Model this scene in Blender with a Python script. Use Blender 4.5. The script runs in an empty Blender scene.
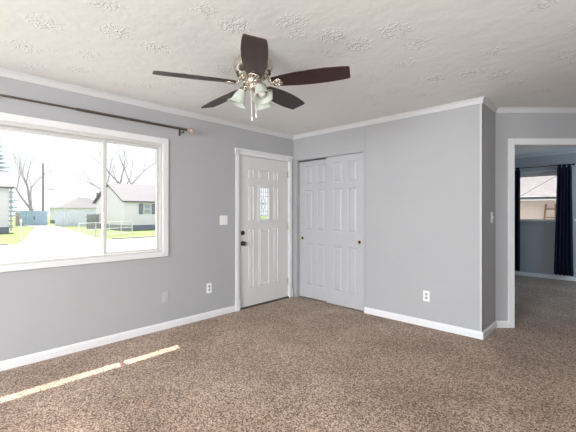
import bpy, bmesh, math, random
from mathutils import Vector, Matrix

scene = bpy.context.scene
COL = scene.collection
PI = math.pi

# ------------------------------------------------------------------ camera
A = math.radians(43.76)
cam_data = bpy.data.cameras.new('camera')
cam_data.sensor_width = 36.0
cam_data.lens = 353.0 / 576.0 * 36.0
cam_data.shift_y = -4.0 / 576.0
cam_data.clip_start = 0.05
cam_data.clip_end = 500
cam = bpy.data.objects.new('camera', cam_data)
COL.objects.link(cam)
cam.location = (3.657, -3.930, 1.285)
cam.rotation_euler = (PI / 2, 0, A)
scene.camera = cam

# ------------------------------------------------------------------ light
scene.view_settings.view_transform = 'Standard'
scene.view_settings.look = 'None'
scene.view_settings.gamma = 1.0
scene.view_settings.exposure = 0.22

world = bpy.data.worlds.new('hazy_sky')
scene.world = world
world.use_nodes = True
wn = world.node_tree.nodes
wn['Background'].inputs['Color'].default_value = (0.95, 0.975, 1.0, 1)
wn['Background'].inputs['Strength'].default_value = 1.08

sun_data = bpy.data.lights.new('sun', 'SUN')
sun_data.energy = 14.5
sun_data.angle = 0.009
sun_data.color = (1.0, 0.95, 0.87)
sun = bpy.data.objects.new('sun', sun_data)
COL.objects.link(sun)
SUN_DIR = Vector((1.0, -0.105, -1.67)).normalized()
sun.rotation_euler = SUN_DIR.to_track_quat('-Z', 'Y').to_euler()
sun.location = (-6, 0, 10)


def area(name, loc, direction, sx, sy, power, color=(1, 1, 1), portal=False):
    d = bpy.data.lights.new(name, 'AREA')
    d.shape = 'RECTANGLE'
    d.size = sx
    d.size_y = sy
    d.energy = power
    d.color = color
    if portal:
        d.cycles.is_portal = True
    o = bpy.data.objects.new(name, d)
    COL.objects.link(o)
    o.location = loc
    o.rotation_euler = Vector(direction).to_track_quat('-Z', 'Z').to_euler()
    return o


# daylight falling in through the windows behind the camera
area('daylight_rear_window', (2.9, -8.2, 2.55), (-0.05, 1, -0.22), 3.6, 2.7, 1180, (0.94, 0.975, 1.0))
area('daylight_side_window', (5.42, -4.4, 1.45), (-1, 0.1, 0.12), 2.4, 1.3, 30, (0.88, 0.95, 1.0))
area('bedroom_fill_side', (5.42, 3.0, 1.5), (-1, 0.3, 0.25), 1.2, 1.1, 50, (0.58, 0.79, 1.0))  # added cool fill light to lift the bedroom, source unseen
# added fill lights outside those windows, aimed up to brighten the ceiling
area('ceiling_fill_side', (5.75, -4.2, 0.75), (-0.72, 0.25, 0.70), 2.4, 0.8, 170, (1.0, 0.99, 0.97))
area('ceiling_fill_rear', (2.9, -7.2, 0.45), (0, 0.75, 0.66), 2.6, 0.8, 200, (1.0, 0.99, 0.97))
area('daylight_front_window', (-0.13, -3.35, 1.43), (1, 0, 0), 2.5, 1.1, 1, portal=True)
area('daylight_bedroom_window', (2.37, 4.60, 1.55), (0, -1, 0), 1.0, 0.9, 1, portal=True)

# ------------------------------------------------------------------ materials


def new_mat(name):
    m = bpy.data.materials.new(name)
    m.use_nodes = True
    nt = m.node_tree
    return m, nt, nt.nodes, nt.links, nt.nodes['Principled BSDF']


def simple(name, color, rough=0.5, metal=0.0, var=0.0, scale=8.0, bump=0.0, bump_scale=60.0, spec=0.5):
    m, nt, N, L, p = new_mat(name)
    p.inputs['Roughness'].default_value = rough
    p.inputs['Metallic'].default_value = metal
    p.inputs['Specular IOR Level'].default_value = spec
    tc = N.new('ShaderNodeTexCoord')
    no = N.new('ShaderNodeTexNoise')
    no.inputs['Scale'].default_value = scale
    no.inputs['Detail'].default_value = 4
    L.new(tc.outputs['Object'], no.inputs['Vector'])
    r = N.new('ShaderNodeValToRGB')
    lo = [max(0, c * (1 - var)) for c in color]
    hi = [min(1, c * (1 + var)) for c in color]
    r.color_ramp.elements[0].position = 0.3
    r.color_ramp.elements[1].position = 0.7
    r.color_ramp.elements[0].color = (*lo, 1)
    r.color_ramp.elements[1].color = (*hi, 1)
    L.new(no.outputs['Fac'], r.inputs['Fac'])
    L.new(r.outputs['Color'], p.inputs['Base Color'])
    if bump > 0:
        n2 = N.new('ShaderNodeTexNoise')
        n2.inputs['Scale'].default_value = bump_scale
        n2.inputs['Detail'].default_value = 3
        L.new(tc.outputs['Object'], n2.inputs['Vector'])
        b = N.new('ShaderNodeBump')
        b.inputs['Strength'].default_value = bump
        b.inputs['Distance'].default_value = 0.004
        L.new(n2.outputs['Fac'], b.inputs['Height'])
        L.new(b.outputs['Normal'], p.inputs['Normal'])
    return m


def carpet_mat():
    m, nt, N, L, p = new_mat('frieze_carpet')
    p.inputs['Roughness'].default_value = 0.95
    p.inputs['Specular IOR Level'].default_value = 0.1
    p.inputs['Sheen Weight'].default_value = 0.15
    tc = N.new('ShaderNodeTexCoord')
    v = N.new('ShaderNodeTexVoronoi')
    v.inputs['Scale'].default_value = 135
    L.new(tc.outputs['Object'], v.inputs['Vector'])
    sep = N.new('ShaderNodeSeparateColor')
    L.new(v.outputs['Color'], sep.inputs['Color'])
    r = N.new('ShaderNodeValToRGB')
    e = r.color_ramp.elements
    e[0].position = 0.0
    e[0].color = (0.075, 0.048, 0.034, 1)
    e[1].position = 1.0
    e[1].color = (0.66, 0.490, 0.375, 1)
    x = e.new(0.30)
    x.color = (0.205, 0.136, 0.096, 1)
    x = e.new(0.62)
    x.color = (0.415, 0.290, 0.212, 1)
    L.new(sep.outputs['Red'], r.inputs['Fac'])
    # slow mottling from foot traffic and vacuum marks
    no = N.new('ShaderNodeTexNoise')
    no.inputs['Scale'].default_value = 1.6
    no.inputs['Detail'].default_value = 5
    no.inputs['Roughness'].default_value = 0.6
    L.new(tc.outputs['Object'], no.inputs['Vector'])
    r2 = N.new('ShaderNodeValToRGB')
    r2.color_ramp.elements[0].position = 0.35
    r2.color_ramp.elements[1].position = 0.65
    r2.color_ramp.elements[0].color = (0.70, 0.66, 0.63, 1)
    r2.color_ramp.elements[1].color = (1, 1, 1, 1)
    L.new(no.outputs['Fac'], r2.inputs['Fac'])
    mx = N.new('ShaderNodeMix')
    mx.data_type = 'RGBA'
    mx.blend_type = 'MULTIPLY'
    mx.inputs['Factor'].default_value = 1
    L.new(r.outputs['Color'], mx.inputs['A'])
    L.new(r2.outputs['Color'], mx.inputs['B'])
    L.new(mx.outputs['Result'], p.inputs['Base Color'])
    b = N.new('ShaderNodeBump')
    b.inputs['Strength'].default_value = 0.55
    b.inputs['Distance'].default_value = 0.012
    n3 = N.new('ShaderNodeTexNoise')
    n3.inputs['Scale'].default_value = 70
    n3.inputs['Detail'].default_value = 3
    L.new(tc.outputs['Object'], n3.inputs['Vector'])
    L.new(n3.outputs['Fac'], b.inputs['Height'])
    L.new(b.outputs['Normal'], p.inputs['Normal'])
    return m


def ceiling_mat():
    m, nt, N, L, p = new_mat('stomped_plaster')
    p.inputs['Base Color'].default_value = (0.800, 0.812, 0.803, 1)
    p.inputs['Roughness'].default_value = 0.75
    p.inputs['Specular IOR Level'].default_value = 0.3
    tc = N.new('ShaderNodeTexCoord')
    # brush stomp marks: clusters of short strokes inside round patches
    v = N.new('ShaderNodeTexVoronoi')
    v.inputs['Scale'].default_value = 3.1
    v.inputs['Randomness'].default_value = 1.0
    L.new(tc.outputs['Object'], v.inputs['Vector'])
    mr = N.new('ShaderNodeMapRange')
    mr.inputs['From Min'].default_value = 0.05
    mr.inputs['From Max'].default_value = 0.40
    mr.inputs['To Min'].default_value = 1
    mr.inputs['To Max'].default_value = 0
    L.new(v.outputs['Distance'], mr.inputs['Value'])
    no = N.new('ShaderNodeTexNoise')
    no.inputs['Scale'].default_value = 26
    no.inputs['Detail'].default_value = 2
    no.inputs['Distortion'].default_value = 1.6
    L.new(tc.outputs['Object'], no.inputs['Vector'])
    ra = N.new('ShaderNodeMapRange')
    ra.inputs['From Min'].default_value = 0.48
    ra.inputs['From Max'].default_value = 0.66
    L.new(no.outputs['Fac'], ra.inputs['Value'])
    mu = N.new('ShaderNodeMath')
    mu.operation = 'MULTIPLY'
    L.new(mr.outputs['Result'], mu.inputs[0])
    L.new(ra.outputs['Result'], mu.inputs[1])
    fine = N.new('ShaderNodeTexNoise')
    fine.inputs['Scale'].default_value = 9
    fine.inputs['Detail'].default_value = 6
    L.new(tc.outputs['Object'], fine.inputs['Vector'])
    ad = N.new('ShaderNodeMath')
    ad.operation = 'MULTIPLY_ADD'
    ad.inputs[1].default_value = 0.55
    L.new(fine.outputs['Fac'], ad.inputs[0])
    L.new(mu.outputs['Value'], ad.inputs[2])
    b = N.new('ShaderNodeBump')
    b.inputs['Strength'].default_value = 0.6
    b.inputs['Distance'].default_value = 0.015
    L.new(ad.outputs['Value'], b.inputs['Height'])
    L.new(b.outputs['Normal'], p.inputs['Normal'])
    return m


def wood_mat(name, c1, c2, rough=0.35):
    m, nt, N, L, p = new_mat(name)
    p.inputs['Roughness'].default_value = rough
    tc = N.new('ShaderNodeTexCoord')
    mp = N.new('ShaderNodeMapping')
    mp.inputs['Scale'].default_value = (2.5, 30, 30)
    L.new(tc.outputs['Object'], mp.inputs['Vector'])
    no = N.new('ShaderNodeTexNoise')
    no.inputs['Scale'].default_value = 2
    no.inputs['Detail'].default_value = 5
    no.inputs['Distortion'].default_value = 0.6
    L.new(mp.outputs['Vector'], no.inputs['Vector'])
    r = N.new('ShaderNodeValToRGB')
    r.color_ramp.elements[0].position = 0.3
    r.color_ramp.elements[1].position = 0.72
    r.color_ramp.elements[0].color = (*c1, 1)
    r.color_ramp.elements[1].color = (*c2, 1)
    L.new(no.outputs['Fac'], r.inputs['Fac'])
    L.new(r.outputs['Color'], p.inputs['Base Color'])
    return m


def glass_mat(name, tint=(0.984, 0.986, 0.988)):
    m, nt, N, L, p = new_mat(name)
    N.remove(p)
    out = [n for n in N if n.type == 'OUTPUT_MATERIAL'][0]
    t = N.new('ShaderNodeBsdfTransparent')
    t.inputs['Color'].default_value = (*tint, 1)
    g = N.new('ShaderNodeBsdfGlossy')
    g.inputs['Roughness'].default_value = 0.02
    lw = N.new('ShaderNodeLayerWeight')
    pw = N.new('ShaderNodeMath')
    pw.operation = 'POWER'
    pw.inputs[1].default_value = 4.0
    fr = N.new('ShaderNodeMath')
    fr.operation = 'MULTIPLY_ADD'
    fr.inputs[1].default_value = 0.5
    fr.inputs[2].default_value = 0.02
    L.new(lw.outputs['Facing'], pw.inputs[0])
    L.new(pw.outputs['Value'], fr.inputs[0])
    mx = N.new('ShaderNodeMixShader')
    L.new(fr.outputs['Value'], mx.inputs['Fac'])
    L.new(t.outputs['BSDF'], mx.inputs[1])
    L.new(g.outputs['BSDF'], mx.inputs[2])
    L.new(mx.outputs['Shader'], out.inputs['Surface'])
    return m


def frosted_mat():
    m, nt, N, L, p = new_mat('alabaster_glass')
    p.inputs['Base Color'].default_value = (0.64, 0.68, 0.62, 1)
    p.inputs['Roughness'].default_value = 0.3
    out = [n for n in N if n.type == 'OUTPUT_MATERIAL'][0]
    tr = N.new('ShaderNodeBsdfTranslucent')
    tr.inputs['Color'].default_value = (0.82, 0.84, 0.79, 1)
    tc = N.new('ShaderNodeTexCoord')
    no = N.new('ShaderNodeTexNoise')
    no.inputs['Scale'].default_value = 18
    no.inputs['Distortion'].default_value = 1
    L.new(tc.outputs['Object'], no.inputs['Vector'])
    r = N.new('ShaderNodeValToRGB')
    r.color_ramp.elements[0].color = (0.54, 0.59, 0.52, 1)
    r.color_ramp.elements[1].color = (0.76, 0.80, 0.74, 1)
    L.new(no.outputs['Fac'], r.inputs['Fac'])
    L.new(r.outputs['Color'], p.inputs['Base Color'])
    mx = N.new('ShaderNodeMixShader')
    mx.inputs['Fac'].default_value = 0.42
    L.new(p.outputs['BSDF'], mx.inputs[1])
    L.new(tr.outputs['BSDF'], mx.inputs[2])
    L.new(mx.outputs['Shader'], out.inputs['Surface'])
    return m


M = {}
M['wall'] = simple('grey_wall_paint', (0.396, 0.398, 0.410), 0.55, var=0.015, scale=3, bump=0.08, bump_scale=180, spec=0.35)
M['ceiling'] = ceiling_mat()
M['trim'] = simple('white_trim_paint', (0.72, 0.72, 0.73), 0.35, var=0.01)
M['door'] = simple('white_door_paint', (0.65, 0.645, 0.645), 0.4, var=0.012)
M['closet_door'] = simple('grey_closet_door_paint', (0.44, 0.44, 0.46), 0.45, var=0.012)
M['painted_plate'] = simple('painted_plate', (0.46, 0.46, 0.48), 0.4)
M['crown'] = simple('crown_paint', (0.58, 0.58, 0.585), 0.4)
M['corner'] = simple('pale_corner_strip', (0.50, 0.50, 0.51), 0.5)
M['carpet'] = carpet_mat()
M['vinyl'] = simple('white_vinyl', (0.58, 0.575, 0.56), 0.35, var=0.01)
M['glass'] = glass_mat('clear_glass')
M['lite_glass'] = glass_mat('leaded_lite_glass', (0.93, 0.95, 0.97))
M['came'] = simple('dark_lead_came', (0.16, 0.17, 0.19), 0.4, 0.6)
M['bronze'] = simple('dark_bronze', (0.055, 0.042, 0.034), 0.3, 0.85, var=0.2, scale=30)
M['rod'] = simple('pewter_rod', (0.145, 0.12, 0.10), 0.32, 0.75, var=0.15, scale=20)
M['finial'] = simple('mottled_copper_finial', (0.50, 0.38, 0.32), 0.3, 0.5, var=0.45, scale=90)
M['brass'] = simple('aged_brass', (0.62, 0.47, 0.24), 0.3, 0.85, var=0.15, scale=40)
M['brass_dull'] = simple('dull_brass_hinge', (0.55, 0.48, 0.36), 0.4, 0.6, var=0.1, scale=40)
M['nickel'] = simple('brushed_nickel', (0.62, 0.56, 0.48), 0.24, 0.92, var=0.06, scale=40)
M['blade'] = wood_mat('dark_walnut_blade', (0.016, 0.007, 0.006), (0.050, 0.020, 0.016), 0.45)
M['frost'] = frosted_mat()
M['plastic'] = simple('white_plastic', (0.82, 0.81, 0.79), 0.35)
M['slot'] = simple('dark_slot', (0.06, 0.055, 0.05), 0.6)
M['receptacle'] = simple('worn_receptacle', (0.44, 0.40, 0.36), 0.45)
M['navy'] = simple('navy_curtain_cloth', (0.010, 0.013, 0.034), 0.85, var=0.12, scale=25, bump=0.2, bump_scale=300, spec=0.2)
M['black_metal'] = simple('black_metal', (0.03, 0.03, 0.033), 0.4, 0.6)
M['dark'] = simple('dark_closet_track', (0.10, 0.10, 0.105), 0.5, 0.3)
M['threshold'] = simple('dark_threshold', (0.075, 0.055, 0.042), 0.5, 0.2)
# outdoors
M['siding'] = simple('white_siding', (0.88, 0.86, 0.96), 0.6, var=0.02)
M['roof'] = simple('pale_shingles', (0.155, 0.15, 0.168), 0.85, var=0.08, scale=4)
M['roof_grey'] = simple('grey_shingles', (0.135, 0.137, 0.15), 0.85, var=0.08, scale=4)
M['foundation'] = simple('grey_block_foundation', (0.24, 0.28, 0.36), 0.85, var=0.1)
M['shutter'] = simple('slate_shutter', (0.24, 0.28, 0.36), 0.6)
M['pane_out'] = simple('dusky_pane', (0.36, 0.42, 0.50), 0.15)
M['fence_grey'] = simple('weathered_white_boards', (0.68, 0.73, 0.84), 0.8, var=0.06, scale=2)
M['fence_brown'] = simple('weathered_grey_boards', (0.42,0.42,0.46), 0.8, var=0.08, scale=2)
M['gate_blue'] = simple('faded_blue_boards', (0.42, 0.55, 0.72), 0.75, var=0.08, scale=2)
M['post_pink'] = simple('red_brown_post', (0.46, 0.37, 0.41), 0.8, var=0.08)
M['bark'] = simple('pale_bark', (0.36,0.335,0.38), 0.9, var=0.1, scale=5)
M['pole'] = simple('grey_pole_wood', (0.27, 0.26, 0.28), 0.9, var=0.1, scale=5)
M['needles'] = simple('blue_green_needles', (0.42, 0.52, 0.62), 0.9, var=0.2, scale=5)
M['lawn'] = simple('spring_lawn', (0.125, 0.175, 0.055), 0.95, var=0.16, scale=0.9)
M['concrete'] = simple('bright_concrete', (0.25,0.245,0.24), 0.9, var=0.04, scale=0.7)
M['curb'] = simple('dark_curb_earth', (0.19, 0.18, 0.17), 0.9, var=0.15, scale=2)
M['wire'] = simple('galvanised_wire', (0.60, 0.61, 0.63), 0.5, 0.2)
M['white_fence'] = simple('white_painted_metal', (0.80, 0.81, 0.84), 0.5)
M['tan_siding'] = simple('tan_siding', (0.75, 0.66, 0.60), 0.7, var=0.03)
M['tan_wood'] = simple('tan_ladder_wood', (0.26, 0.16, 0.09), 0.7, var=0.1, scale=10)
M['nb_roof'] = simple('pale_neighbour_shingles', (0.25, 0.235, 0.25), 0.85, var=0.12, scale=6)
M['eave'] = simple('white_soffit', (0.75, 0.75, 0.75), 0.6)

# ------------------------------------------------------------------ helpers


def link(name, bm, mat, parent=None, smooth=False, bevel=0.0, loc=None):
    bmesh.ops.recalc_face_normals(bm, faces=bm.faces)
    me = bpy.data.meshes.new(name)
    bm.to_mesh(me)
    bm.free()
    if mat is not None:
        me.materials.append(M[mat])
    if smooth:
        for p in me.polygons:
            p.use_smooth = True
    o = bpy.data.objects.new(name, me)
    COL.objects.link(o)
    if parent is not None:
        o.parent = parent
    if loc is not None:
        o.location = loc
    if bevel > 0:
        md = o.modifiers.new('bevel', 'BEVEL')
        md.width = bevel
        md.segments = 2
        md.limit_method = 'ANGLE'
    return o


def tag(o, label, cat, group=None, kind=None):
    o['label'] = label
    o['category'] = cat
    if group:
        o['group'] = group
    if kind:
        o['kind'] = kind
    return o


def empty(name, loc, rz=0.0):
    o = bpy.data.objects.new(name, None)
    o.empty_display_size = 0.05
    COL.objects.link(o)
    o.location = loc
    o.rotation_euler = (0, 0, rz)
    return o


def copy_tree(o, parent=None):
    c = o.copy()
    COL.objects.link(c)
    c.parent = parent
    for ch in list(o.children):
        copy_tree(ch, c)
    return c


def box(bm, lo, hi, mp=None):
    vs = []
    for z in (lo[2], hi[2]):
        for (x, y) in ((lo[0], lo[1]), (hi[0], lo[1]), (hi[0], hi[1]), (lo[0], hi[1])):
            co = Vector((x, y, z))
            vs.append(bm.verts.new(mp(co) if mp else co))
    for f in ((3, 2, 1, 0), (4, 5, 6, 7), (0, 1, 5, 4), (1, 2, 6, 5), (2, 3, 7, 6), (3, 0, 4, 7)):
        bm.faces.new([vs[i] for i in f])


def B(*boxes):
    bm = bmesh.new()
    for lo, hi in boxes:
        box(bm, lo, hi)
    return bm


def tube(bm, pts, radii, n=10, cap=True):
    pts = [Vector(p) for p in pts]
    if not hasattr(radii, '__len__'):
        radii = [radii] * len(pts)
    rings = []
    up = None
    for i, p in enumerate(pts):
        if i == 0:
            d = pts[1] - pts[0]
        elif i == len(pts) - 1:
            d = pts[-1] - pts[-2]
        else:
            d = (pts[i + 1] - pts[i]).normalized() + (pts[i] - pts[i - 1]).normalized()
        d.normalize()
        if up is None:
            up = Vector((0, 0, 1)) if abs(d.z) < 0.9 else Vector((1, 0, 0))
        a = d.cross(up)
        if a.length < 1e-4:
            a = d.cross(Vector((0.3, 1, 0.2)))
        a.normalize()
        b = a.cross(d).normalized()
        up = b
        rings.append([bm.verts.new(p + (a * math.cos(2 * PI * k / n) + b * math.sin(2 * PI * k / n)) * radii[i]) for k in range(n)])
    for i in range(len(rings) - 1):
        for k in range(n):
            bm.faces.new((rings[i][k], rings[i][(k + 1) % n], rings[i + 1][(k + 1) % n], rings[i + 1][k]))
    if cap:
        bm.faces.new(rings[0][::-1])
        bm.faces.new(rings[-1])


def lathe(bm, prof, n=24, mat4=None, cap=True):
    """prof: list of (r, z); spun about local z, then transformed by mat4."""
    rings = []
    for r, z in prof:
        ring = []
        for k in range(n):
            co = Vector((max(r, 1e-4) * math.cos(2 * PI * k / n), max(r, 1e-4) * math.sin(2 * PI * k / n), z))
            ring.append(bm.verts.new(mat4 @ co if mat4 else co))
        rings.append(ring)
    for i in range(len(rings) - 1):
        for k in range(n):
            bm.faces.new((rings[i][k], rings[i][(k + 1) % n], rings[i + 1][(k + 1) % n], rings[i + 1][k]))
    if cap:
        bm.faces.new(rings[0][::-1])
        bm.faces.new(rings[-1])


def aim(p, d):
    """matrix that puts the local z axis along d at p"""
    q = Vector(d).normalized().to_track_quat('Z', 'Y')
    return Matrix.Translation(Vector(p)) @ q.to_matrix().to_4x4()


def leaf(bm, rect, t, mp, holes=(), panels=(), rings=((0.0, 0.0), (0.007, -0.007), (0.020, -0.007), (0.034, -0.001))):
    """Slab with through holes and moulded panels. mp(u, n, v) -> point; n=0 is the face, n=-t the back."""
    u0, v0, u1, v1 = rect
    us = sorted({round(x, 5) for x in [u0, u1] + [h[0] for h in holes] + [h[2] for h in holes] + [p[0] for p in panels] + [p[2] for p in panels]})
    vs = sorted({round(x, 5) for x in [v0, v1] + [h[1] for h in holes] + [h[3] for h in holes] + [p[1] for p in panels] + [p[3] for p in panels]})

    def inside(rs, cu, cv):
        return any(r[0] < cu < r[2] and r[1] < cv < r[3] for r in rs)

    cache = {}

    def V(u, n, v):
        k = (round(u, 5), round(n, 5), round(v, 5))
        if k not in cache:
            cache[k] = bm.verts.new(mp(u, n, v))
        return cache[k]

    nu, nv = len(us) - 1, len(vs) - 1
    st = [[2 if inside(holes, (us[i] + us[i + 1]) / 2, (vs[j] + vs[j + 1]) / 2) else
           (1 if inside(panels, (us[i] + us[i + 1]) / 2, (vs[j] + vs[j + 1]) / 2) else 0) for j in range(nv)] for i in range(nu)]

    def hole(i, j):
        return i < 0 or j < 0 or i >= nu or j >= nv or st[i][j] == 2

    for i in range(nu):
        for j in range(nv):
            if st[i][j] == 2:
                continue
            a, b, c, d = us[i], us[i + 1], vs[j], vs[j + 1]
            if st[i][j] == 0:
                bm.faces.new((V(a, 0, c), V(b, 0, c), V(b, 0, d), V(a, 0, d)))
            bm.faces.new((V(a, -t, d), V(b, -t, d), V(b, -t, c), V(a, -t, c)))
            if hole(i - 1, j):
                bm.faces.new((V(a, 0, c), V(a, 0, d), V(a, -t, d), V(a, -t, c)))
            if hole(i + 1, j):
                bm.faces.new((V(b, 0, d), V(b, 0, c), V(b, -t, c), V(b, -t, d)))
            if hole(i, j - 1):
                bm.faces.new((V(b, 0, c), V(a, 0, c), V(a, -t, c), V(b, -t, c)))
            if hole(i, j + 1):
                bm.faces.new((V(a, 0, d), V(b, 0, d), V(b, -t, d), V(a, -t, d)))
    for p in panels:
        loops = []
        for ins, dep in rings:
            q = [(p[0] + ins, p[1] + ins), (p[2] - ins, p[1] + ins), (p[2] - ins, p[3] - ins), (p[0] + ins, p[3] - ins)]
            loops.append([bm.verts.new(mp(u, dep, v)) for u, v in q])
        for a, b in zip(loops, loops[1:]):
            for k in range(4):
                bm.faces.new((a[k], a[(k + 1) % 4], b[(k + 1) % 4], b[k]))
        bm.faces.new(loops[-1])


def sweep(bm, path, i, prof, closed_ends=True):
    """Moulding along path[i]->path[i+1] (room lies on the RIGHT of the path), mitred at both ends.
    prof: list of (out, z)."""
    P = [Vector((p[0], p[1])) for p in path]

    def nrm(k):
        d = (P[k + 1] - P[k]).normalized()
        return Vector((d.y, -d.x))

    def off(k):
        if k == 0:
            return nrm(0)
        if k == len(P) - 1:
            return nrm(k - 1)
        a, b = nrm(k - 1), nrm(k)
        s = a + b
        return s / (1 + a.dot(b))

    r0 = [bm.verts.new((P[i].x + off(i).x * o, P[i].y + off(i).y * o, z)) for o, z in prof]
    r1 = [bm.verts.new((P[i + 1].x + off(i + 1).x * o, P[i + 1].y + off(i + 1).y * o, z)) for o, z in prof]
    n = len(prof)
    for k in range(n):
        bm.faces.new((r0[k], r0[(k + 1) % n], r1[(k + 1) % n], r1[k]))
    bm.faces.new(r0[::-1])
    bm.faces.new(r1)


# ------------------------------------------------------------------ room shell
H = 2.44
DG = Vector((0.7223, 0.6916))           # direction of the diagonal doorway wall
DN = Vector((0.6916, -0.7223))          # its normal into the room
D0 = Vector((2.607, 0.503))
DL = 1.40
DE = D0 + DG * DL


def mp_left(u, n, v):      # faces +x; u = y
    return Vector((n, u, v))


def mp_back(u, n, v):      # faces -y; u = x
    return Vector((u, -n, v))


def mp_diag(u, n, v):
    p = D0 + DG * u + DN * n
    return Vector((p.x, p.y, v))


def structure(name, bm, mat, label, cat, **kw):
    o = link(name, bm, mat, **kw)
    return tag(o, label, cat, kind='structure')


structure('floor', B(((-0.15, -6.65, -0.12), (5.35, 4.65, 0.0))), 'carpet',
          'brown speckled frieze carpet running from the living room into the bedroom', 'floor')
structure('ceiling', B(((-0.15, -6.65, H), (5.35, 4.65, H + 0.1))), 'ceiling',
          'white stomp-textured plaster ceiling over the room', 'ceiling')
structure('roof', B(((-0.9, -7.3, 2.535), (5.8, 5.3, 2.68))), 'eave',
          'overhanging house roof above the front window, out of sight', 'roof')

WY0, WY1, WZ0, WZ1 = -4.66, -2.085, 0.83, 2.04
DY0, DY1, DZ1 = -1.045, -0.085, 2.045
bm = bmesh.new()
leaf(bm, (-6.65, -0.0, 4.65, H), 0.15, mp_left, holes=[(WY0, WZ0, WY1, WZ1), (DY0, -0.0, DY1, DZ1)])
structure('wall_left', bm, 'wall', 'grey wall holding the wide front window and the front door', 'wall')

CX0, CX1, CZ1 = 0.075, 1.235, 2.055
bm = bmesh.new()
leaf(bm, (0.0, 0.0, 2.607, H), 0.11, mp_back, holes=[(CX0, 0.0, CX1, CZ1)])
structure('wall_back', bm, 'wall', 'light grey wall holding the closet with sliding doors', 'wall')

bm = B(((2.497, 0.11, 0), (2.607, 0.503, H)))
structure('wall_return', bm, 'wall', 'short dark grey wall end between closet wall and bedroom doorway', 'wall')

OU0, OU1, OZ1 = 0.185, 1.01, 2.05
bm = bmesh.new()
leaf(bm, (0.0, 0.0, DL, H), 0.11, mp_diag, holes=[(OU0, 0.0, OU1, OZ1)])
structure('wall_diagonal', bm, 'wall', 'grey angled wall around the open bedroom doorway', 'wall')

structure('wall_closet_rear', B(((0.0, 0.62, 0), (2.53, 0.72, H))), 'wall', 'grey wall behind the closet, seen from the bedroom', 'wall')
structure('wall_hall', B(((DE.x, DE.y, 0), (5.2, DE.y + 0.11, H))), 'wall', 'grey wall right of the bedroom doorway, out of frame', 'wall')
bm = bmesh.new()
leaf(bm, (-6.65, 0.0, 4.65, H), 0.15, lambda u, n, v: Vector((5.2 - n, u, v)), holes=[(-5.65, 0.8, -3.15, 2.1), (2.4, 0.9, 3.6, 2.1)])
structure('wall_right', bm, 'wall', 'grey wall on the right behind the camera', 'wall')
bm = bmesh.new()
leaf(bm, (0.0, 0.0, 5.2, H), 0.15, lambda u, n, v: Vector((u, -6.5 + n, v)), holes=[(1.3, 0.7, 3.9, 2.2)])
structure('wall_rear', bm, 'wall', 'grey wall with a window behind the camera', 'wall')
BX0, BX1, BZ0, BZ1 = 1.93, 2.83, 1.095, 2.11
bm = bmesh.new()
leaf(bm, (0.0, 0.0, 5.2, H), 0.15, lambda u, n, v: Vector((u, 4.5 - n, v)), holes=[(BX0, BZ0, BX1, BZ1)])
structure('wall_bedroom', bm, 'wall', 'blue-grey bedroom wall behind the navy curtains', 'wall')

# crown moulding
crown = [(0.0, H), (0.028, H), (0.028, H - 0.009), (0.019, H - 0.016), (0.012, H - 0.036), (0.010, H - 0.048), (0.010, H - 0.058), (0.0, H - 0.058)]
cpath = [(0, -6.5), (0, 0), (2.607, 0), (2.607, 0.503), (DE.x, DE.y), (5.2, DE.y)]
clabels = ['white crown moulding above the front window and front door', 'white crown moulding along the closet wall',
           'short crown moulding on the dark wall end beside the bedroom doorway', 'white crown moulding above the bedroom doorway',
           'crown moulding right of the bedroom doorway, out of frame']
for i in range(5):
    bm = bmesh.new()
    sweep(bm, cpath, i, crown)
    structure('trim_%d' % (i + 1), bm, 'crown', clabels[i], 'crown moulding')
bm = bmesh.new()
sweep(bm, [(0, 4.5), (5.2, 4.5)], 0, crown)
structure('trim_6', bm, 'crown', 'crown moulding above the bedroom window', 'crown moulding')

# baseboards
base = [(0.0, 0.0), (0.014, 0.0), (0.014, 0.056), (0.010, 0.070), (0.004, 0.076), (0.0, 0.076)]


def baseboard(name, path, i, label):
    bm = bmesh.new()
    sweep(bm, path, i, base)
    structure(name, bm, 'trim', label, 'baseboard')


baseboard('baseboard_left', [(0, -6.5), (0, -1.10)], 0, 'white baseboard under the front window, ending at the front door')
bpath = [(1.252, 0), (2.607, 0), (2.607, 0.503), tuple(D0 + DG * 0.138)]
baseboard('baseboard_back', bpath, 0, 'white baseboard along the light grey wall right of the closet')
baseboard('baseboard_return', bpath, 1, 'white baseboard at the foot of the short dark wall end')
baseboard('baseboard_diagonal', bpath, 2, 'short white baseboard left of the bedroom door casing')
baseboard('baseboard_bedroom', [(0, 4.5), (5.2, 4.5)], 0, 'white baseboard under the bedroom window and navy curtains')

# corner strips and the closet opening's battens
structure('trim_7', B(((2.585, -0.004, 0.076), (2.611, -0.0, H - 0.058)), ((2.607, -0.004, 0.076), (2.611, 0.010, H - 0.058))), 'corner',
          'thin white corner strip where the closet wall ends', 'corner strip')
structure('trim_8', B(((0.0, -0.014, 2.155), (0.014, -0.0, H - 0.058))), 'wall', 'thin corner strip above the front door hinge side', 'corner strip')
structure('trim_9', B(((1.236, -0.005, 0.0), (1.256, 0.0, H - 0.058))), 'wall', 'narrow grey batten beside the right closet door, floor to ceiling', 'batten')
structure('trim_10', B(((CX0 - 0.012, -0.006, 2.056), (1.236, 0.0, 2.072))), 'wall', 'narrow grey batten over the closet doors', 'batten')

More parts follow.
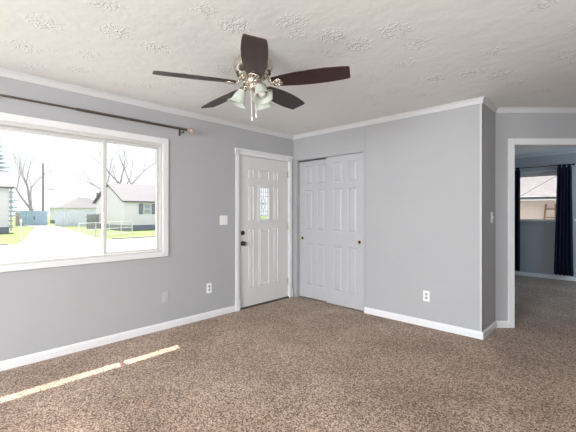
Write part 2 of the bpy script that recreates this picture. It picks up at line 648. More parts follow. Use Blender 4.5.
# bedroom doorway casing
bm = bmesh.new()
for (u0, v0, u1, v1) in ((0.138, 0.0, 0.205, 2.10), (0.99, 0.0, 1.057, 2.10), (0.205, 2.035, 0.99, 2.10)):
    box(bm, (u0, 0.0, v0), (u1, 0.016, v1), lambda c: mp_diag(c.x, c.y, c.z))
    box(bm, (u0 + (0.0 if u0 < .2 else 0.0), 0.016, v0 if v0 < 1 else v1 - 0.016), (u0 + 0.016 if (u0 < 0.2 and v0 < 1) else u1, 0.021, v1), lambda c: mp_diag(c.x, c.y, c.z)) if v0 > 1 or u0 < 0.2 else None
o = structure('trim_11', bm, 'trim', 'white casing around the open bedroom doorway', 'door casing', bevel=0.003)
bm = bmesh.new()
for (u0, v0, u1, v1) in ((0.185, 0.0, 0.205, 2.05), (0.99, 0.0, 1.01, 2.05), (0.205, 2.03, 0.99, 2.05)):
    box(bm, (u0, -0.11, v0), (u1, 0.0, v1), lambda c: mp_diag(c.x, c.y, c.z))
jamb = link('jamb', bm, 'trim', o)

# ------------------------------------------------------------------ front window
win = empty('window_1', (0, 0, 0))
tag(win, 'wide white vinyl front window looking out to the street', 'window', kind='structure')
cy0, cy1 = WY0 - 0.055, WY1 + 0.055
bm = bmesh.new()
box(bm, (0.0, cy0, 2.028), (0.018, cy1, 2.090))
box(bm, (0.0, cy0, 0.798), (0.018, cy1, 0.848))
box(bm, (0.0, cy0, 0.848), (0.018, cy0 + 0.067, 2.028))
box(bm, (0.0, cy1 - 0.067, 0.848), (0.018, cy1, 2.028))
link('casing', bm, 'trim', win, bevel=0.004)
bm = bmesh.new()
fr0, fr1 = WY0 + 0.0, WY1 - 0.0
box(bm, (-0.12, fr0, 1.998), (0.004, fr1, 2.04))
box(bm, (-0.12, fr0, 0.83), (0.004, fr1, 0.872))
box(bm, (-0.12, fr0, 0.872), (0.004, fr0 + 0.035, 1.998))
box(bm, (-0.12, fr1 - 0.035, 0.872), (0.004, fr1, 1.998))
link('frame', bm, 'vinyl', win, bevel=0.003)


def sash(y0, y1, x, zt=1.998, st=0.03, lab=None):
    bm = bmesh.new()
    xa, xb = x - 0.018, x + 0.018
    box(bm, (xa, y0, zt - 0.028), (xb, y1, zt))
    box(bm, (xa, y0, 0.872), (xb, y1, 0.893))
    box(bm, (xa, y0, 0.893), (xb, y0 + st, zt - 0.028))
    box(bm, (xa, y1 - st, 0.893), (xb, y1, zt - 0.028))
    s = link('sash', bm, 'vinyl', win, bevel=0.003)
    link('pane', B(((x - 0.003, y0 + st, 0.893), (x + 0.003, y1 - st, zt - 0.028))), 'glass', s)
    return s


sash(-2.690, fr1 - 0.035, -0.036)
sash(-4.055, -2.655, -0.082)
sash(fr0 + 0.035, -4.020, -0.036)
# weather strip on the meeting stile
link('stile_cap', B(((-0.018, -2.695, 0.895), (-0.006, -2.668, 1.995))), 'vinyl', win)

# rear and side windows (behind the camera); bedroom one added to admit fill light
for nm, lab, mpf, r in (('window_3', 'window in the wall behind the camera', lambda c: Vector((c.x, -6.58 + c.y, c.z)), (1.3, 0.7, 3.9, 2.2)),
                        ('window_4', 'window in the right wall behind the camera', lambda c: Vector((5.28 - c.y, c.x, c.z)), (-5.65, 0.8, -3.15, 2.1)),
                        ('fill_window', 'unseen window added in the right wall of the bedroom to admit fill light', lambda c: Vector((5.28 - c.y, c.x, c.z)), (2.4, 0.9, 3.6, 2.1))):
    w = empty(nm, (0, 0, 0))
    tag(w, lab, 'window', kind='structure')
    bm = bmesh.new()
    a, b, c, d = r
    for lo, hi in (((a, -.03, b), (c, .03, b + .05)), ((a, -.03, d - .05), (c, .03, d)), ((a, -.03, b + .05), (a + .05, .03, d - .05)), ((c - .05, -.03, b + .05), (c, .03, d - .05)), (((a + c) / 2 - .02, -.03, b + .05), ((a + c) / 2 + .02, .03, d - .05))):
        box(bm, lo, hi, mpf)
    link('frame', bm, 'vinyl', w)
    bm = bmesh.new()
    box(bm, (a + .05, -.003, b + .05), (c - .05, .003, d - .05), mpf)
    link('pane', bm, 'glass', w)

# ------------------------------------------------------------------ front door
door = empty('door_1', (0, 0, 0))
tag(door, 'white nine-panel front door with a small leaded glass lite', 'door', kind='structure')
bm = bmesh.new()
dy0, dy1 = -1.033, -0.095
cols = [(-0.860, -0.765), (-0.680, -0.478), (-0.392, -0.297)]
panels = []
for i, (a, b) in enumerate(cols):
    panels.append((a, 0.255, b, 1.055))
    panels.append((a, 1.735, b, 1.870))
    if i != 1:
        panels.append((a, 1.175, b, 1.640))
lite = (-0.668, 1.175, -0.486, 1.625)
leaf(bm, (dy0, 0.018, dy1, 2.032), 0.044, lambda u, n, v: Vector((-0.018 + n, u, v)), holes=[lite], panels=panels,
     rings=((0.0, 0.0), (0.004, 0.006), (0.012, 0.006), (0.018, -0.005), (0.026, -0.005), (0.034, 0.002)))
link('slab', bm, 'door', door)
bm = bmesh.new()
l0, m0, l1, m1 = lite
for lo, hi in (((l0 - 0.028, m0 - 0.028), (l1 + 0.028, m0 + 0.008)), ((l0 - 0.028, m1 - 0.008), (l1 + 0.028, m1 + 0.028)),
               ((l0 - 0.028, m0 + 0.008), (l0 + 0.008, m1 - 0.008)), ((l1 - 0.008, m0 + 0.008), (l1 + 0.028, m1 - 0.008))):
    box(bm, (-0.018, lo[0], lo[1]), (-0.006, hi[0], hi[1]))
lf = link('lite_frame', bm, 'door', door, bevel=0.004)
g = link('lite_pane', B(((-0.044, l0, m0), (-0.038, l1, m1))), 'lite_glass', lf)
bm = bmesh.new()
yc = (l0 + l1) / 2
zc = (m0 + m1) / 2
xx = -0.035
for y in (yc - 0.038, yc + 0.038):
    tube(bm, [(xx, y, m0), (xx, y, m1)], 0.0028, 6)
for z in (m0 + 0.06, m0 + 0.12, m1 - 0.06, m1 - 0.12):
    tube(bm, [(xx, l0, z), (xx, l1, z)], 0.0026, 6)
for s in (-1, 1):
    pts = [(xx, yc, zc + 0.085), (xx, yc + s * 0.03, zc + 0.04), (xx, yc, zc), (xx, yc + s * 0.03, zc - 0.04), (xx, yc, zc - 0.085)]
    tube(bm, pts, 0.0034, 6)
tube(bm, [(xx, yc, m0), (xx, yc, zc - 0.085)], 0.003, 6)
tube(bm, [(xx, yc, m1), (xx, yc, zc + 0.085)], 0.003, 6)
tube(bm, [(xx, yc - 0.06, zc), (xx, yc + 0.06, zc)], 0.005, 6)
link('came', bm, 'came', lf)
# knob and deadbolt
bm = bmesh.new()
mtx = aim((-0.018, -0.962, 0.868), (1, 0, 0))
lathe(bm, [(0.034, 0.0), (0.034, 0.005), (0.026, 0.010), (0.012, 0.014), (0.011, 0.030), (0.020, 0.036), (0.028, 0.046), (0.029, 0.056), (0.022, 0.066), (0.008, 0.070)], 20, mtx)
kn = link('door_knob', bm, 'bronze', door, smooth=True)
bm = bmesh.new()
lathe(bm, [(0.012, 0.069), (0.012, 0.072), (0.004, 0.073)], 16, mtx)
link('key_button', bm, 'brass', kn, smooth=True)
bm = bmesh.new()
mtx = aim((-0.018, -0.962, 1.008), (1, 0, 0))
lathe(bm, [(0.031, 0.0), (0.031, 0.006), (0.025, 0.014), (0.010, 0.016)], 20, mtx)
db = link('deadbolt', bm, 'bronze', door, smooth=True)
link('thumb_turn', B(((-0.003, -0.966, 0.990), (0.014, -0.958, 1.026))), 'bronze', db, bevel=0.002)
# frame, casing, plinths, hinges, threshold
bm = bmesh.new()
box(bm, (-0.15, DY0, 0.0), (0.0, dy0 - 0.003, DZ1))
box(bm, (-0.15, dy1 + 0.003, 0.0), (0.0, DY1, DZ1))
box(bm, (-0.15, dy0 - 0.003, 2.035), (0.0, dy1 + 0.003, DZ1))
link('jamb', bm, 'trim', door)
bm = bmesh.new()
for lo, hi in (((-1.098, 0.135), (-1.040, 2.118)), ((-0.090, 0.135), (-0.032, 2.118))):
    box(bm, (0, lo[0], lo[1]), (0.016, hi[0], hi[1]))
    for q in (0.012, 0.030):
        box(bm, (0.016, lo[0] + q, lo[1]), (0.021, lo[0] + q + 0.014, hi[1]))
box(bm, (0, -1.108, 2.040), (0.016, -0.022, 2.118))
box(bm, (0.016, -1.108, 2.086), (0.026, -0.022, 2.118))
link('casing', bm, 'trim', door, bevel=0.003)
for y in (-1.102, -0.094):
    link('plinth_block', B(((0, y, 0), (0.026, y + 0.066, 0.135))), 'trim', door, bevel=0.003)
for z in (1.848, 1.075, 0.248):
    bm = B(((-0.018, -0.118, z - 0.05), (-0.0145, -0.094, z + 0.05)))
    tube(bm, [(-0.010, -0.0915, z - 0.05), (-0.010, -0.0915, z + 0.05)], 0.0075, 10)
    link('hinge', bm, 'brass_dull', door)
link('threshold', B(((-0.14, dy0 - 0.003, 0.0), (0.006, dy1 + 0.003, 0.016))), 'threshold', door)

# ------------------------------------------------------------------ closet sliding doors
pan_rings = ((0.0, 0.0), (0.008, -0.008), (0.018, -0.008), (0.034, -0.001))


def closet_door(name, x0, x1, ypos, pull_x, label, top=2.035):
    d = empty(name, (0, 0, 0))
    tag(d, label, 'closet door', kind='structure')
    w = x1 - x0
    pn = []
    for a, b in ((0.20, 0.44), (0.585, 0.825)):
        for (za, zb) in ((0.195, 0.815), (1.010, 1.605), (1.690, 1.965)):
            pn.append((x0 + a * w, za, x0 + b * w, zb))
    bm = bmesh.new()
    leaf(bm, (x0, 0.018, x1, top), 0.034, lambda u, n, v: Vector((u, ypos - n, v)), panels=pn, rings=pan_rings)
    link('slab', bm, 'closet_door', d)
    bm = bmesh.new()
    mtx = aim((pull_x, ypos, 0.895), (0, -1, 0))
    lathe(bm, [(0.027, 0.0), (0.027, 0.0035), (0.022, 0.004), (0.019, 0.0015), (0.004, 0.001)], 22, mtx)
    pl = link('finger_pull', bm, 'brass', d, smooth=True)
    bm = bmesh.new()
    lathe(bm, [(0.018, 0.0012), (0.018, 0.0022), (0.004, 0.0024)], 18, mtx)
    link('pull_dish', bm, 'bronze', pl, smooth=True)
    return d


closet_door('door_2', 0.080, 0.668, 0.058, 0.140, 'left grey six-panel sliding closet door, next to the front door')
closet_door('door_3', 0.628, 1.232, 0.012, 1.166, 'right grey six-panel sliding closet door with brass pull, in front of the other', 2.051)
structure('trim_12', B(((CX0, 0.050, 2.038), (CX1, 0.10, 2.055))), 'dark', 'dark closet door track above the sliding doors', 'door track')

# ------------------------------------------------------------------ electrical plates


def plate_bm(w, h, t=0.006):
    return B(((0, -w / 2, -h / 2), (t, w / 2, h / 2)))


def outlet(name, loc, rz, label, mat='plastic', rec='receptacle', group=None):
    o = empty(name, loc, rz)
    tag(o, label, 'outlet', group)
    link('plate', plate_bm(0.072, 0.117), mat, o, bevel=0.002)
    for s in (-1, 1):
        bm = bmesh.new()
        lathe(bm, [(0.0165, 0.0), (0.0165, 0.0085), (0.015, 0.0095)], 18, Matrix.Translation((0, 0, s * 0.0215)) @ aim((0, 0, 0), (1, 0, 0)))
        r = link('receptacle', bm, rec, o)
        link('slot', B(((0.009, -0.0075, s * 0.0215 - 0.004), (0.0100, -0.0050, s * 0.0215 + 0.006)), ((0.009, 0.0050, s * 0.0215 - 0.004), (0.0100, 0.0075, s * 0.0215 + 0.006))), 'slot' if mat == 'plastic' else rec, r)
    bm = bmesh.new()
    lathe(bm, [(0.0035, 0.0), (0.0035, 0.0072), (0.002, 0.0078)], 10, aim((0, 0, 0), (1, 0, 0)))
    link('screw', bm, 'nickel' if mat == 'plastic' else mat, o)
    return o


outlet('wall_outlet', (0, -1.498, 0.362), 0, 'white duplex outlet low on the wall between window and front door')
outlet('wall_outlet', (2.042, 0, 0.344), -PI / 2, 'white duplex outlet low on the light wall right of the closet')
outlet('wall_outlet', (0, -2.064, 0.352), 0, 'grey painted-over outlet low on the wall below the window corner', 'painted_plate', 'painted_plate')


def switch(name, loc, rz, gangs, label):
    o = empty(name, loc, rz)
    tag(o, label, 'light switch')
    w = 0.070 + 0.046 * (gangs - 1)
    link('plate', plate_bm(w, 0.117), 'plastic', o, bevel=0.002)
    for k in range(gangs):
        y = (k - (gangs - 1) / 2) * 0.046
        bm = bmesh.new()
        box(bm, (0.004, y - 0.0055, -0.012), (0.0075, y + 0.0055, 0.012))
        bm2 = bm
        mt = Matrix.Translation((0.007, y, 0)) @ Matrix.Rotation(math.radians(-25), 4, 'Y')
        box(bm2, (0, -0.0042, -0.0055), (0.014, 0.0042, 0.0055), lambda c: mt @ c)
        link('toggle', bm2, 'plastic', o)
    return o


switch('light_switch', (0, -1.283, 1.182), 0, 2, 'white two-gang light switch on the wall left of the front door')
switch('light_switch', (2.607, 0.352, 1.225), 0, 1, 'white single light switch on the dark wall end by the bedroom doorway')

# ------------------------------------------------------------------ curtain rod over the front window
rod = empty('curtain_rod', (0.09, -1.835, 2.21))
tag(rod, 'dark pewter telescoping curtain rod with mottled ball finial above the front window', 'curtain rod')
bm = bmesh.new()
tube(bm, [(0, -0.01, 0), (0, -1.12, 0)], 0.0135, 12)
link('outer_rod', bm, 'rod', rod, smooth=False)
bm = bmesh.new()
tube(bm, [(0, -1.10, 0), (0, -3.05, 0)], 0.0095, 12)
link('inner_rod', bm, 'rod', rod)


def rod_finial(y, s):
    bm = bmesh.new()
    lathe(bm, [(0.014, -0.004), (0.018, 0.0), (0.018, 0.008), (0.011, 0.012), (0.011, 0.018), (0.022, 0.026), (0.031, 0.040), (0.034, 0.056), (0.030, 0.071), (0.018, 0.083), (0.006, 0.087)], 18, aim((0, y, 0), (0, s, 0)))
    link('finial', bm, 'finial', rod, smooth=True)


rod_finial(-0.010, 1)
rod_finial(-3.05, -1)
for y in (-0.055, -2.98):
    bm = bmesh.new()
    tube(bm, [(-0.090, y, -0.03), (-0.04, y, -0.03), (0.0, y, -0.026), (0.0, y, -0.0136)], 0.0055, 8)
    box(bm, (-0.090, y - 0.012, -0.062), (-0.086, y + 0.012, 0.012))
    box(bm, (-0.004, y - 0.005, -0.05), (0.004, y + 0.005, -0.0125))
    link('bracket', bm, 'rod', rod)

# ------------------------------------------------------------------ ceiling fan
FX, FY = 1.754, -2.305
fan = empty('ceiling_fan', (FX, FY, H))
# it hangs a couple of degrees out of level
fan.rotation_euler = Matrix.Rotation(math.radians(-2.4), 3, Vector((-0.6916, 0.7223, 0))).to_euler()
tag(fan, 'five-blade dark walnut and nickel ceiling fan with three frosted bell shades', 'ceiling fan')
bm = bmesh.new()
lathe(bm, [(0.080, 0.004), (0.082, -0.012), (0.080, -0.04), (0.074, -0.058), (0.05, -0.068)], 32)
link('canopy', bm, 'nickel', fan, smooth=True)
bm = bmesh.new()
lathe(bm, [(0.05, -0.060), (0.085, -0.064), (0.118, -0.078), (0.134, -0.100), (0.137, -0.130), (0.132, -0.155), (0.118, -0.172), (0.100, -0.186), (0.096, -0.200), (0.100, -0.205), (0.060, -0.210)], 40)
mh = link('motor_housing', bm, 'nickel', fan, smooth=True)
for k in range(12):
    a = 2 * PI * k / 12
    bm = bmesh.new()
    mt = Matrix.Rotation(a, 4, 'Z')
    box(bm, (0.111, -0.012, -0.183), (0.122, 0.012, -0.170), lambda c: mt @ c)
    link('vent', bm, 'slot', mh)
bm = bmesh.new()
lathe(bm, [(0.058, -0.205), (0.062, -0.214), (0.062, -0.248), (0.056, -0.258), (0.040, -0.266), (0.02, -0.270)], 28)
link('switch_housing', bm, 'nickel', fan, smooth=True)

BZ = -0.252     # blade plane below the ceiling


def blade_bm():
    bm = bmesh.new()
    out = [(0.132, 0.046), (0.20, 0.060), (0.30, 0.074), (0.40, 0.080), (0.50, 0.080), (0.60, 0.073), (0.655, 0.065), (0.668, 0.057)]
    poly = [(x, y) for x, y in out] + [(x, -y) for x, y in out[::-1]]
    t = 0.0035
    top = [bm.verts.new((x, y, t)) for x, y in poly]
    bot = [bm.verts.new((x, y, -t)) for x, y in poly]
    bm.faces.new(top)
    bm.faces.new(bot[::-1])
    n = len(poly)
    for k in range(n):
        bm.faces.new((bot[k], bot[(k + 1) % n], top[(k + 1) % n], top[k]))
    return bm


def iron_bm():
    """ornate blade iron: hub tab, curved neck and scrolled plate under the blade"""
    bm = bmesh.new()
    tube(bm, [(0.075, 0, 0.046), (0.105, 0, 0.034), (0.128, 0, 0.010), (0.150, 0, -0.008), (0.185, 0, -0.008)], [0.012, 0.013, 0.012, 0.011, 0.010], 10)
    for s in (-1, 1):
        tube(bm, [(0.100, 0.004 * s, 0.034), (0.118, 0.024 * s, 0.020), (0.140, 0.026 * s, -0.002), (0.158, 0.010 * s, -0.008)], 0.0065, 8)
        tube(bm, [(0.160, 0.005 * s, -0.008), (0.185, 0.026 * s, -0.008), (0.215, 0.034 * s, -0.008), (0.240, 0.024 * s, -0.008), (0.252, 0.0, -0.008)], 0.0060, 8)
        tube(bm, [(0.175, 0.0, -0.008), (0.200, 0.014 * s, -0.008), (0.225, 0.012 * s, -0.008), (0.238, 0.0, -0.008)], 0.0055, 8)
    pl = [(0.165, 0.010), (0.19, 0.026), (0.215, 0.033), (0.240, 0.022), (0.250, 0.0)]
    poly = pl + [(x, -y) for x, y in pl[-2::-1]]
    a = [bm.verts.new((x, y, -0.0035)) for x, y in poly]
    b = [bm.verts.new((x, y, -0.0070)) for x, y in poly]
    bm.faces.new(a)
    bm.faces.new(b[::-1])
    for k in range(len(poly)):
        bm.faces.new((b[k], b[(k + 1) % len(poly)], a[(k + 1) % len(poly)], a[k]))
    for v in bm.verts:
        if v.co.x > 0.075:
            v.co.x = 0.075 + (v.co.x - 0.075) * 0.74
    return bm


def screw_bm():
    bm = bmesh.new()
    for x, y in ((0.19, 0.012), (0.19, -0.012), (0.235, 0.0)):
        lathe(bm, [(0.004, -0.0065), (0.004, -0.0095), (0.002, -0.0105)], 8, Matrix.Translation((x, y, 0)))
    return bm


pitch = math.radians(-13.5)
first = None
for k in range(5):
    ang = math.radians(-40.4) + k * 2 * PI / 5
    if first is None:
        bl = link('blade', blade_bm(), 'blade', fan, bevel=0.0015)
        ir = link('blade_iron', iron_bm(), 'nickel', bl, smooth=True)
        first = bl
    else:
        bl = copy_tree(first, fan)
    bl.location = (0, 0, BZ)
    bl.rotation_euler = Matrix.Rotation(ang, 3, 'Z').to_euler()
    bl.rotation_euler = (Matrix.Rotation(ang, 3, 'Z') @ Matrix.Rotation(pitch, 3, 'X')).to_euler()

# light kit
bm = bmesh.new()
lathe(bm, [(0.030, -0.262), (0.046, -0.270), (0.048, -0.284), (0.036, -0.296), (0.014, -0.304), (0.010, -0.316), (0.004, -0.322)], 24)
kit = link('light_kit_hub', bm, 'nickel', fan, smooth=True)
firstarm = None
view = A    # arms laid out relative to where the fan faces
for k in range(3):
    a = view + math.radians((180, 60, -60)[k])
    if firstarm is None:
        bm = bmesh.new()
        tube(bm, [(0.035, 0, -0.280), (0.052, 0, -0.268), (0.070, 0, -0.270), (0.080, 0, -0.284)], 0.008, 10)
        arm = link('lamp_arm', bm, 'nickel', fan, smooth=True)
        tilt = Vector((0.42, 0, -0.91)).normalized()
        neck = Vector((0.078, 0, -0.280))
        mtx = aim(neck, tilt)
        bm = bmesh.new()
        lathe(bm, [(0.010, -0.006), (0.024, 0.0), (0.027, 0.020), (0.025, 0.026)], 20, mtx)
        link('lamp_holder', bm, 'nickel', arm, smooth=True)
        bm = bmesh.new()
        prof = [(0.026, 0.016), (0.030, 0.030), (0.038, 0.048), (0.043, 0.066), (0.046, 0.084), (0.052, 0.100), (0.064, 0.114), (0.071, 0.120)]
        inner = [(r - 0.003, z + 0.0015) for r, z in prof[::-1]]
        lathe(bm, prof + inner, 28, mtx, cap=False)
        # scalloped rim
        for v in bm.verts:
            loc = mtx.inverted() @ v.co
            if loc.z > 0.108:
                th = math.atan2(loc.y, loc.x)
                rr = math.hypot(loc.x, loc.y) * (1 + 0.05 * math.cos(7 * th))
                v.co = mtx @ Vector((rr * math.cos(th), rr * math.sin(th), loc.z))
        link('lamp_shade', bm, 'frost', arm, smooth=True)
        bm = bmesh.new()
        lathe(bm, [(0.012, 0.020), (0.014, 0.040), (0.026, 0.062), (0.029, 0.080), (0.022, 0.097), (0.006, 0.105)], 18, mtx)
        link('bulb', bm, 'plastic', arm, smooth=True)
        firstarm = arm
    else:
        arm = copy_tree(firstarm, fan)
    arm.rotation_euler = (0, 0, a)

for dx, ln in ((-0.020, 0.232), (0.010, 0.212)):
    px, py = math.cos(A) * dx + math.sin(A) * 0.046, math.sin(A) * dx - math.cos(A) * 0.046
    bm = bmesh.new()
    tube(bm, [(px, py, -0.262), (px, py, -0.262 - ln)], 0.0016, 6)
    ch = link('pull_chain', bm, 'plastic', fan)
    bm = bmesh.new()
    lathe(bm, [(0.002, 0.002), (0.004, -0.004), (0.0058, -0.018), (0.005, -0.026), (0.002, -0.029)], 12, Matrix.Translation((px, py, -0.262 - ln)))
    link('chain_fob', bm, 'plastic', ch, smooth=True)

# ------------------------------------------------------------------ bedroom window and curtains
win2 = empty('window_2', (0, 0, 0))
tag(win2, 'white double-hung bedroom window between navy curtains', 'window', kind='structure')
bm = bmesh.new()
y1 = 4.5
box(bm, (BX0, 4.50, BZ0), (BX0 + 0.05, 4.64, BZ1))
box(bm, (BX1 - 0.05, 4.50, BZ0), (BX1, 4.64, BZ1))
box(bm, (BX0 + 0.05, 4.50, BZ1 - 0.04), (BX1 - 0.05, 4.64, BZ1))
box(bm, (BX0 + 0.05, 4.50, BZ0), (BX1 - 0.05, 4.64, BZ0 + 0.025))
link('frame', bm, 'vinyl', win2, bevel=0.003)
for (za, zb, yy) in ((1.555, 2.07, 4.60), (1.12, 1.585, 4.56)):
    bm = bmesh.new()
    xa, xb = BX0 + 0.05, BX1 - 0.05
    up = za > 1.3
    top = 0.075 if up else 0.045
    bot = 0.03 if up else 0.02
    box(bm, (xa, yy - 0.017, za), (xb, yy + 0.017, za + bot))
    box(bm, (xa, yy - 0.017, zb - top), (xb, yy + 0.017, zb))
    box(bm, (xa, yy - 0.017, za + bot), (xa + 0.035, yy + 0.017, zb - top))
    box(bm, (xb - 0.035, yy - 0.017, za + bot), (xb, yy + 0.017, zb - top))
    s = link('sash', bm, 'vinyl', win2)
    link('pane', B(((xa + 0.035, yy - 0.003, za + bot), (xb - 0.035, yy + 0.003, zb - top))), 'glass', s)
bm = bmesh.new()
for lo, hi in (((BX0 - 0.06, BZ1 - 0.01), (BX1 + 0.06, BZ1 + 0.055)), ((BX0 - 0.06, BZ0 + 0.01), (BX0 + 0.01, BZ1 - 0.01)), ((BX1 - 0.01, BZ0 + 0.01), (BX1 + 0.06, BZ1 - 0.01)), ((BX0 - 0.06, BZ0 - 0.07), (BX1 + 0.06, BZ0 - 0.012))):
    box(bm, (lo[0], 4.484, lo[1]), (hi[0], 4.5, hi[1]))
box(bm, (BX0 - 0.08, 4.455, BZ0 - 0.012), (BX1 + 0.08, 4.5, BZ0 + 0.010))
link('casing', bm, 'wall', win2, bevel=0.003)

RY, RZ = 4.405, 2.165
brod = empty('curtain_rod', (2.38, RY, RZ))
tag(brod, 'thin black curtain rod carrying the navy curtains in the bedroom', 'curtain rod')
bm = bmesh.new()
tube(bm, [(-0.56, 0, 0), (0.56, 0, 0)], 0.007, 10)
link('rod', bm, 'black_metal', brod)
for s in (-1, 1):
    bm = bmesh.new()
    lathe(bm, [(0.008, -0.01), (0.013, 0.0), (0.022, 0.012), (0.024, 0.024), (0.016, 0.038), (0.004, 0.042)], 14, aim((s * 0.56, 0, 0), (s, 0, 0)))
    link('finial', bm, 'black_metal', brod, smooth=True)
    bm = bmesh.new()
    tube(bm, [(s * 0.535, 0.0, -0.004), (s * 0.535, 0.095, -0.004)], 0.005, 8)
    link('bracket', bm, 'black_metal', brod)


def curtain(x0, x1, bx0, bx1, folds, label, ph):
    ztop, zbot = RZ - 0.045, 0.105
    c = empty('curtain', ((x0 + x1) / 2, RY, RZ))
    tag(c, label, 'curtain')
    cx = (x0 + x1) / 2
    bm = bmesh.new()
    nu, nz = 56, 16
    fr, bk = [], []
    for j in range(nz + 1):
        s = j / nz
        z = ztop + (zbot - ztop) * s
        rf, rb = [], []
        for i in range(nu + 1):
            u = i / nu
            x = (x0 + (bx0 - x0) * s) * (1 - u) + (x1 + (bx1 - x1) * s) * u
            amp = 0.016 + 0.016 * min(1, s * 3)
            y = amp * math.sin(2 * PI * folds * u + ph + 0.5 * math.sin(3 * s)) + 0.006 * math.sin(9 * u + 5 * s)
            zz = z + (0.006 * math.sin(2 * PI * folds * u) if j == nz else 0)
            rf.append(bm.verts.new((x - cx, y - 0.002, zz - RZ)))
            rb.append(bm.verts.new((x - cx, y + 0.002, zz - RZ)))
        fr.append(rf)
        bk.append(rb)
    for j in range(nz):
        for i in range(nu):
            bm.faces.new((fr[j][i], fr[j][i + 1], fr[j + 1][i + 1], fr[j + 1][i]))
            bm.faces.new((bk[j][i], bk[j + 1][i], bk[j + 1][i + 1], bk[j][i + 1]))
        for i in (0, nu):
            bm.faces.new((fr[j][i], fr[j + 1][i], bk[j + 1][i], bk[j][i]))
    for i in range(nu):
        bm.faces.new((fr[0][i], bk[0][i], bk[0][i + 1], fr[0][i + 1]))
        bm.faces.new((fr[nz][i], fr[nz][i + 1], bk[nz][i + 1], bk[nz][i]))
    link('panel', bm, 'navy', c, smooth=True)
    nt = 3
    for k in range(nt):
        xc = x0 + (x1 - x0) * (k + 0.5) / nt - cx
        w = 0.026
        bm = bmesh.new()
        outer, inn = [], []
        path = [(-0.014, -0.075), (-0.013, -0.02)] + [(-0.013 * math.cos(t), 0.013 * math.sin(t)) for t in (0, .6, 1.2, 1.9, 2.5, PI)] + [(0.013, -0.02), (0.014, -0.075)]
        pin = [(-0.011, -0.075), (-0.010, -0.02)] + [(-0.010 * math.cos(t), 0.010 * math.sin(t)) for t in (0, .6, 1.2, 1.9, 2.5, PI)] + [(0.010, -0.02), (0.011, -0.075)]
        poly = path + pin[::-1]
        a = [bm.verts.new((xc - w, y, z)) for y, z in poly]
        b = [bm.verts.new((xc + w, y, z)) for y, z in poly]
        n = len(path)
        for q in range(len(poly)):
            bm.faces.new((a[q], a[(q + 1) % len(poly)], b[(q + 1) % len(poly)], b[q]))
        for q in range(n - 1):
            m_ = len(poly) - 1
            bm.faces.new((a[q], a[m_ - q], a[m_ - q - 1], a[q + 1]))
            bm.faces.new((b[q], b[q + 1], b[m_ - q - 1], b[m_ - q]))
        link('tab', bm, 'navy', c)


curtain(1.88, 2.125, 1.86, 2.115, 4, 'navy tab-top curtain left of the bedroom window', 0.4)
curtain(2.715, 2.93, 2.66, 2.955, 5, 'navy tab-top curtain right of the bedroom window', 1.2)
# small white holdback beside the right curtain
hb = empty('curtain_holdback', (2.975, 4.5, 1.135))
tag(hb, 'small white holdback knob on the bedroom wall beside the right navy curtain', 'holdback')
bm = bmesh.new()
lathe(bm, [(0.016, 0.0), (0.016, 0.006), (0.007, 0.010), (0.007, 0.035), (0.016, 0.042), (0.016, 0.048), (0.006, 0.052)], 16, aim((0, 0, 0), (0, -1, 0)))
link('knob', bm, 'plastic', hb, smooth=True)

# ------------------------------------------------------------------ outdoors
G = -0.5


def ground_poly(name, pts, z, mat, label, cat, t=0.05):
    bm = bmesh.new()
    a = [bm.verts.new((x, y, z)) for x, y in pts]
    b = [bm.verts.new((x, y, z - t)) for x, y in pts]
    bm.faces.new(a)
    bm.faces.new(b[::-1])
    for k in range(len(pts)):
        bm.faces.new((a[k], a[(k + 1) % len(pts)], b[(k + 1) % len(pts)], b[k]))
    return structure(name, bm, mat, label, cat)


ground_poly('lawn', [(-150, -60), (-0.2, -60), (-0.2, 120), (-150, 120)], G - 0.06, 'lawn', 'bright green lawn across the street around the houses', 'lawn', 0.1)
ground_poly('street', [(-20.6, -60), (-0.3, -60), (-0.3, 120), (-20.6, 120)], G, 'concrete', 'sunlit pale street in front of the window', 'street', 0.05)
ground_poly('driveway', [(-20.6, -0.2), (-24.3, 0.72), (-46.0, 5.35), (-53.5, 5.5), (-53.5, 7.9), (-45.2, 7.9), (-20.6, 4.3)], G, 'concrete', 'sunlit concrete driveway leading to the blue gate', 'driveway', 0.05)
ground_poly('curb', [(-20.6, 4.9), (-20.6, 40), (-21.0, 40), (-21.0, 4.9)], G + 0.06, 'curb', 'dark curb edge before the right lawn', 'curb', 0.1)
ground_poly('curb', [(-20.6, -20), (-20.6, -0.6), (-21.1, -0.6), (-21.1, -20)], G + 0.05, 'curb', 'dark curb edge before the left lawn', 'curb', 0.1)
ground_poly('yard', [(0.2, 5.0), (5.4, 5.0), (14, 9), (14, 40), (-10, 40), (-10, 9)], G - 0.02, 'concrete', 'concrete yard behind the bedroom window', 'yard', 0.03)


